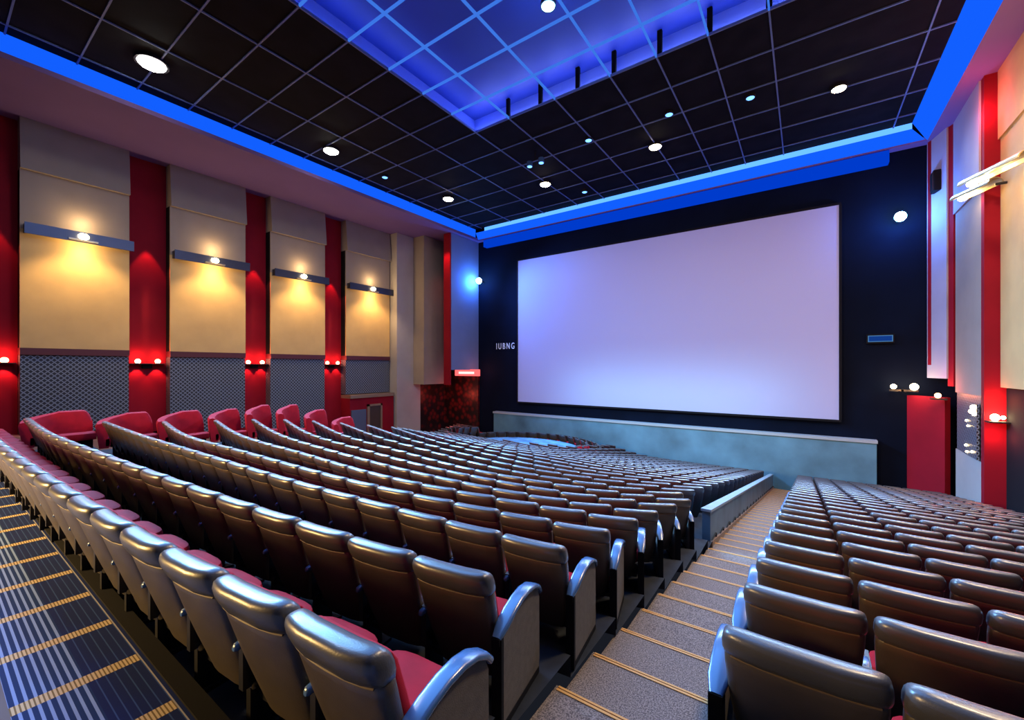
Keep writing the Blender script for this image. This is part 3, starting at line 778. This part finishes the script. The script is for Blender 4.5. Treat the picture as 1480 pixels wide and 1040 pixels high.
# ring of seats round the oval platform
for q, extra in enumerate((.55, 1.35)):
    n = 19+4*q
    for j in range(n+1):
        a = math.radians(-8+196*j/n)
        x, y = PX+(PRX+extra)*math.cos(a), PY+(PRY+extra)*math.sin(a)
        if y > 28.1: y = 28.1
        seats.append((x, y, -5.95-.12*q if y > 24.5 else max(G(x, y), -5.95), a-PI/2, 1.0, '', 'ring', q+1, j+1))
for j in range(NR):
    y = RY0+RP*j
    for i in range(8):
        sc = .69/.6
        x = -.02+.70*i
        if x > 5.4 or y+B0 > 28.1: continue
        seats.append((x, y+B0, -(1.9+.18*y), 0, sc, 'L' if i == 0 else '', 'right', j+1, i+1))
vis = []
for s in seats:
    ps = [project(s[0]+dx, s[1]+dy, s[2]+dz) for dx in (-.33, .33) for dy in (-.25, .45) for dz in (.3, .98)]
    ps = [p for p in ps if p]
    if len(ps) < 5: continue
    if max(p[0] for p in ps) < 0 or min(p[0] for p in ps) > 1480 or min(p[1] for p in ps) > 1035 or max(p[1] for p in ps) < 0: continue
    top = project(s[0], s[1], s[2]+.95)
    vis.append((ps[0][2] if not top else top[2], s))
vis.sort(key=lambda t: t[0])
NEAR, DETAIL = 300, 150
rest = MB(); mats_used = set()
for rank, (d, s) in enumerate(vis):
    x, y, z, rz, sxs, end, block, row, idx = s
    if rank < NEAR:
        if block == 'left':
            lab = 'black cinema seat, %s from the aisle, %s nearest row of the left block' % (ordw(idx), ordw(row))
            if idx == 1: lab = 'black cinema seat at the aisle end of the %s nearest row, left block' % ordw(row)
        elif block == 'right':
            lab = 'black cinema seat, %s from the aisle, %s nearest row of the right block' % (ordw(idx), ordw(row))
            if idx == 1: lab = 'black cinema seat at the aisle end of the %s nearest row, right block' % ordw(row)
        else:
            lab = 'dark cinema seat around the oval blue platform, %s from the right in its %s ring' % (ordw(idx), ordw(row))
        grp = {'left': 'seats in the left block', 'right': 'seats in the right block', 'ring': 'seats around the oval platform'}[block]
        if rank < DETAIL:
            t = empty('theatre_seat', (x, y, z), lab, 'cinema seat', grp, rz); t.scale = (sxs, 1, 1)
            def part(nm, key, par=t):
                o = bpy.data.objects.new(nm, ME[key]); C.objects.link(o); o.parent = par; return o
            bs = part('back_shell', 'back_shell'); hr = part('headrest', 'headrest'); part('piping', 'piping', bs)
            part('back_cushion', 'back_cushion'); part('seat', 'seat'); part('seat_frame', 'seat_frame')
            side = 'L' if block != 'right' else 'R'
            lg = part('leg', 'leg'+side); part('bolt', 'bolt'+side, lg); part('armrest', 'arm'+side)
            if end:
                part('end_panel', 'endp'+end); part('armrest', 'enda'+end)
        else:
            o = bpy.data.objects.new('theatre_seat', LODM[end]); C.objects.link(o)
            o.location = (x, y, z); o.rotation_euler = (0, 0, rz); o.scale = (sxs, 1, 1)
            tag(o, lab, 'cinema seat', grp)
    else:
        c_, s_n = math.cos(rz), math.sin(rz); off = len(rest.v)
        rest.v += [(x+c_*a*sxs-s_n*b_, y+s_n*a*sxs+c_*b_, z+q) for a, b_, q in LOD.v]
        for f, m_, q in zip(LOD.f, LOD.m, LOD.sm):
            rest.f.append(tuple(a+off for a in f)); rest.m.append(rest.mi(LOD.mats[m_])); rest.sm.append(q)
rest.build('distant_theatre_seats', label='hundreds of small distant dark cinema seats filling the rows down towards the stage', cat='cinema seats', kind='stuff')
print('seats', len(seats), 'visible', len(vis))

# curved red end benches at the left end of the rows
def bench(k, x0, y0, length, h, zb, lab):
    t = empty('curved_bench', (x0, y0, zb), lab, 'bench seat', 'red end benches along the left side')
    # path: starts heading -x then turns to +y; bench faces +x
    def path(u):
        r = .5
        if u < .35:
            a = u/.35*PI/2; return (-r*math.sin(a), r*(1-math.cos(a)), a)
        v = (u-.35)/.65; return (-r, r+v*(length-r), PI/2)
    mb = MB(); rings = []; N = 22
    for i in range(N+1):
        u = i/N; px, py, a = path(u)
        nx, ny = math.sin(a), math.cos(a)       # towards the seat side
        tx, ty = -math.cos(a), math.sin(a)
        taper = 1.0 if i < N-4 else math.sqrt(max(.05, 1-((i-(N-4))/4.2)**2))
        hh = .35+(h*(.82+.18*min(1, u/.4))-.35)*(.45+.55*taper)
        prof = [(-.10, .25), (-.14, .6), (-.17, hh-.08), (-.14, hh-.01), (-.06, hh), (.02, hh-.03), (.05, hh-.12), (.06, .75), (.10, .42), (.08, .25)]
        rings.append([(px+nx*d, py+ny*d, z) for d, z in prof])
    mb.loft(rings, 'red'); bk = mb.build('backrest', t)
    mb = MB(); rings = []
    for i in range(N+1):
        u = i/N; px, py, a = path(u); nx, ny = math.sin(a), math.cos(a)
        w = .5 if u > .3 else .28+.22*u/.3
        prof = [(.02, .30), (.02, .48), (w-.05, .50), (w, .46), (w, .36), (w-.03, .30)]
        rings.append([(px+nx*d, py+ny*d, z) for d, z in prof])
    mb.loft(rings, 'red'); mb.build('seat', t)
    mb = MB(); mb.box(-.5, -.1, .4, length-.05, -.7, .30, 'black'); mb.build('base', t)
    return t
bd = {2: 1.04, 3: 1.10, 4: 1.16, 5: 1.20, 6: 1.32, 7: 1.36, 8: 1.25, 9: 1.05}
for k, h in bd.items():
    X = -14.95; y0 = rowY(k, X)+.10
    bench(k, X, y0, rowY(k+1, X)-y0-.05, h, G(X, rowY(k, X)), 'curved red padded bench closing the left end of the %s nearest row' % ordw(k))

# ------------------------------------------------------------------ added fill lights, and the light given off by the coves
for x, y, e in ((-14, 2.5, 250), (-3, -3, 60), (3.2, 12, 2300)):
    L = light('AREA', 'warm_fill', (x, y, CZ-.3), e, (1, .74, .45), 1.6)  # added warm fill without fixtures, over the seats and aisle
L = light('AREA', 'rear_warm_fill', (-12, -7.5, 1.5), 1400, (1, .62, .22), 3.0); aim(L, (-9, 1.5, -1.3)); L.data.spread = math.radians(95)  # added low fill that warms the seat backs from behind
L = light('AREA', 'blue_overhead_fill', (-8, 7, CZ-.25), 2600, (.12, .36, 1), 12)  # added blue fill for a sheen on the seat tops
L = light('AREA', 'left_cove_glow', (-23.2, 12.5, 11.6), 6400, (.20, .52, 1), 18, sy=.7)
d_ = Vector((.75, 0, -.66)).normalized(); X_ = Vector((.66, 0, .75)).normalized(); L.data.spread = math.radians(75); L.rotation_euler = Matrix((X_, Vector((0, 1, 0)), -d_)).transposed().to_euler(); L.data.size = .7; L.data.size_y = 18
L = light('AREA', 'front_cove_glow', (-9, 27.6, 11.6), 2700, (.34, .58, 1), 26, sy=.6); aim(L, (-9, 12, -4)); L.data.spread = math.radians(75)
L = light('AREA', 'screen_fill', (-6, 20, 9.5), 120, (.42, .36, 1), 5, sy=2); aim(L, (-8, 29.2, 1.5))  # added light that brightens and tints the screen
L = light('AREA', 'stage_fill', (-8, 25.8, -1.2), 400, (.35, .78, 1), 14, sy=.8); aim(L, (-8, 29, -4.6))  # added wash that lifts the stage front and screen bottom

W = bpy.data.worlds.new('World'); bpy.context.scene.world = W; W.use_nodes = True
W.node_tree.nodes['Background'].inputs[0].default_value = (.36, .42, .62, 1); W.node_tree.nodes['Background'].inputs[1].default_value = .025

# ------------------------------------------------------------------ camera
cam = bpy.data.cameras.new('camera'); co = bpy.data.objects.new('camera', cam); C.objects.link(co)
co.location = (0, 0, 0); co.rotation_euler = (PI/2, 0, YAW)
cam.sensor_width = 36; cam.lens = 36*FPX/1480; cam.shift_y = 10/1480; cam.clip_start = .05; cam.clip_end = 300
sc = bpy.context.scene; sc.camera = co
sc.view_settings.view_transform = 'Standard'; sc.view_settings.look = 'None'; sc.view_settings.gamma = 1; sc.view_settings.use_curve_mapping = False
sc.view_settings.exposure = 0.0
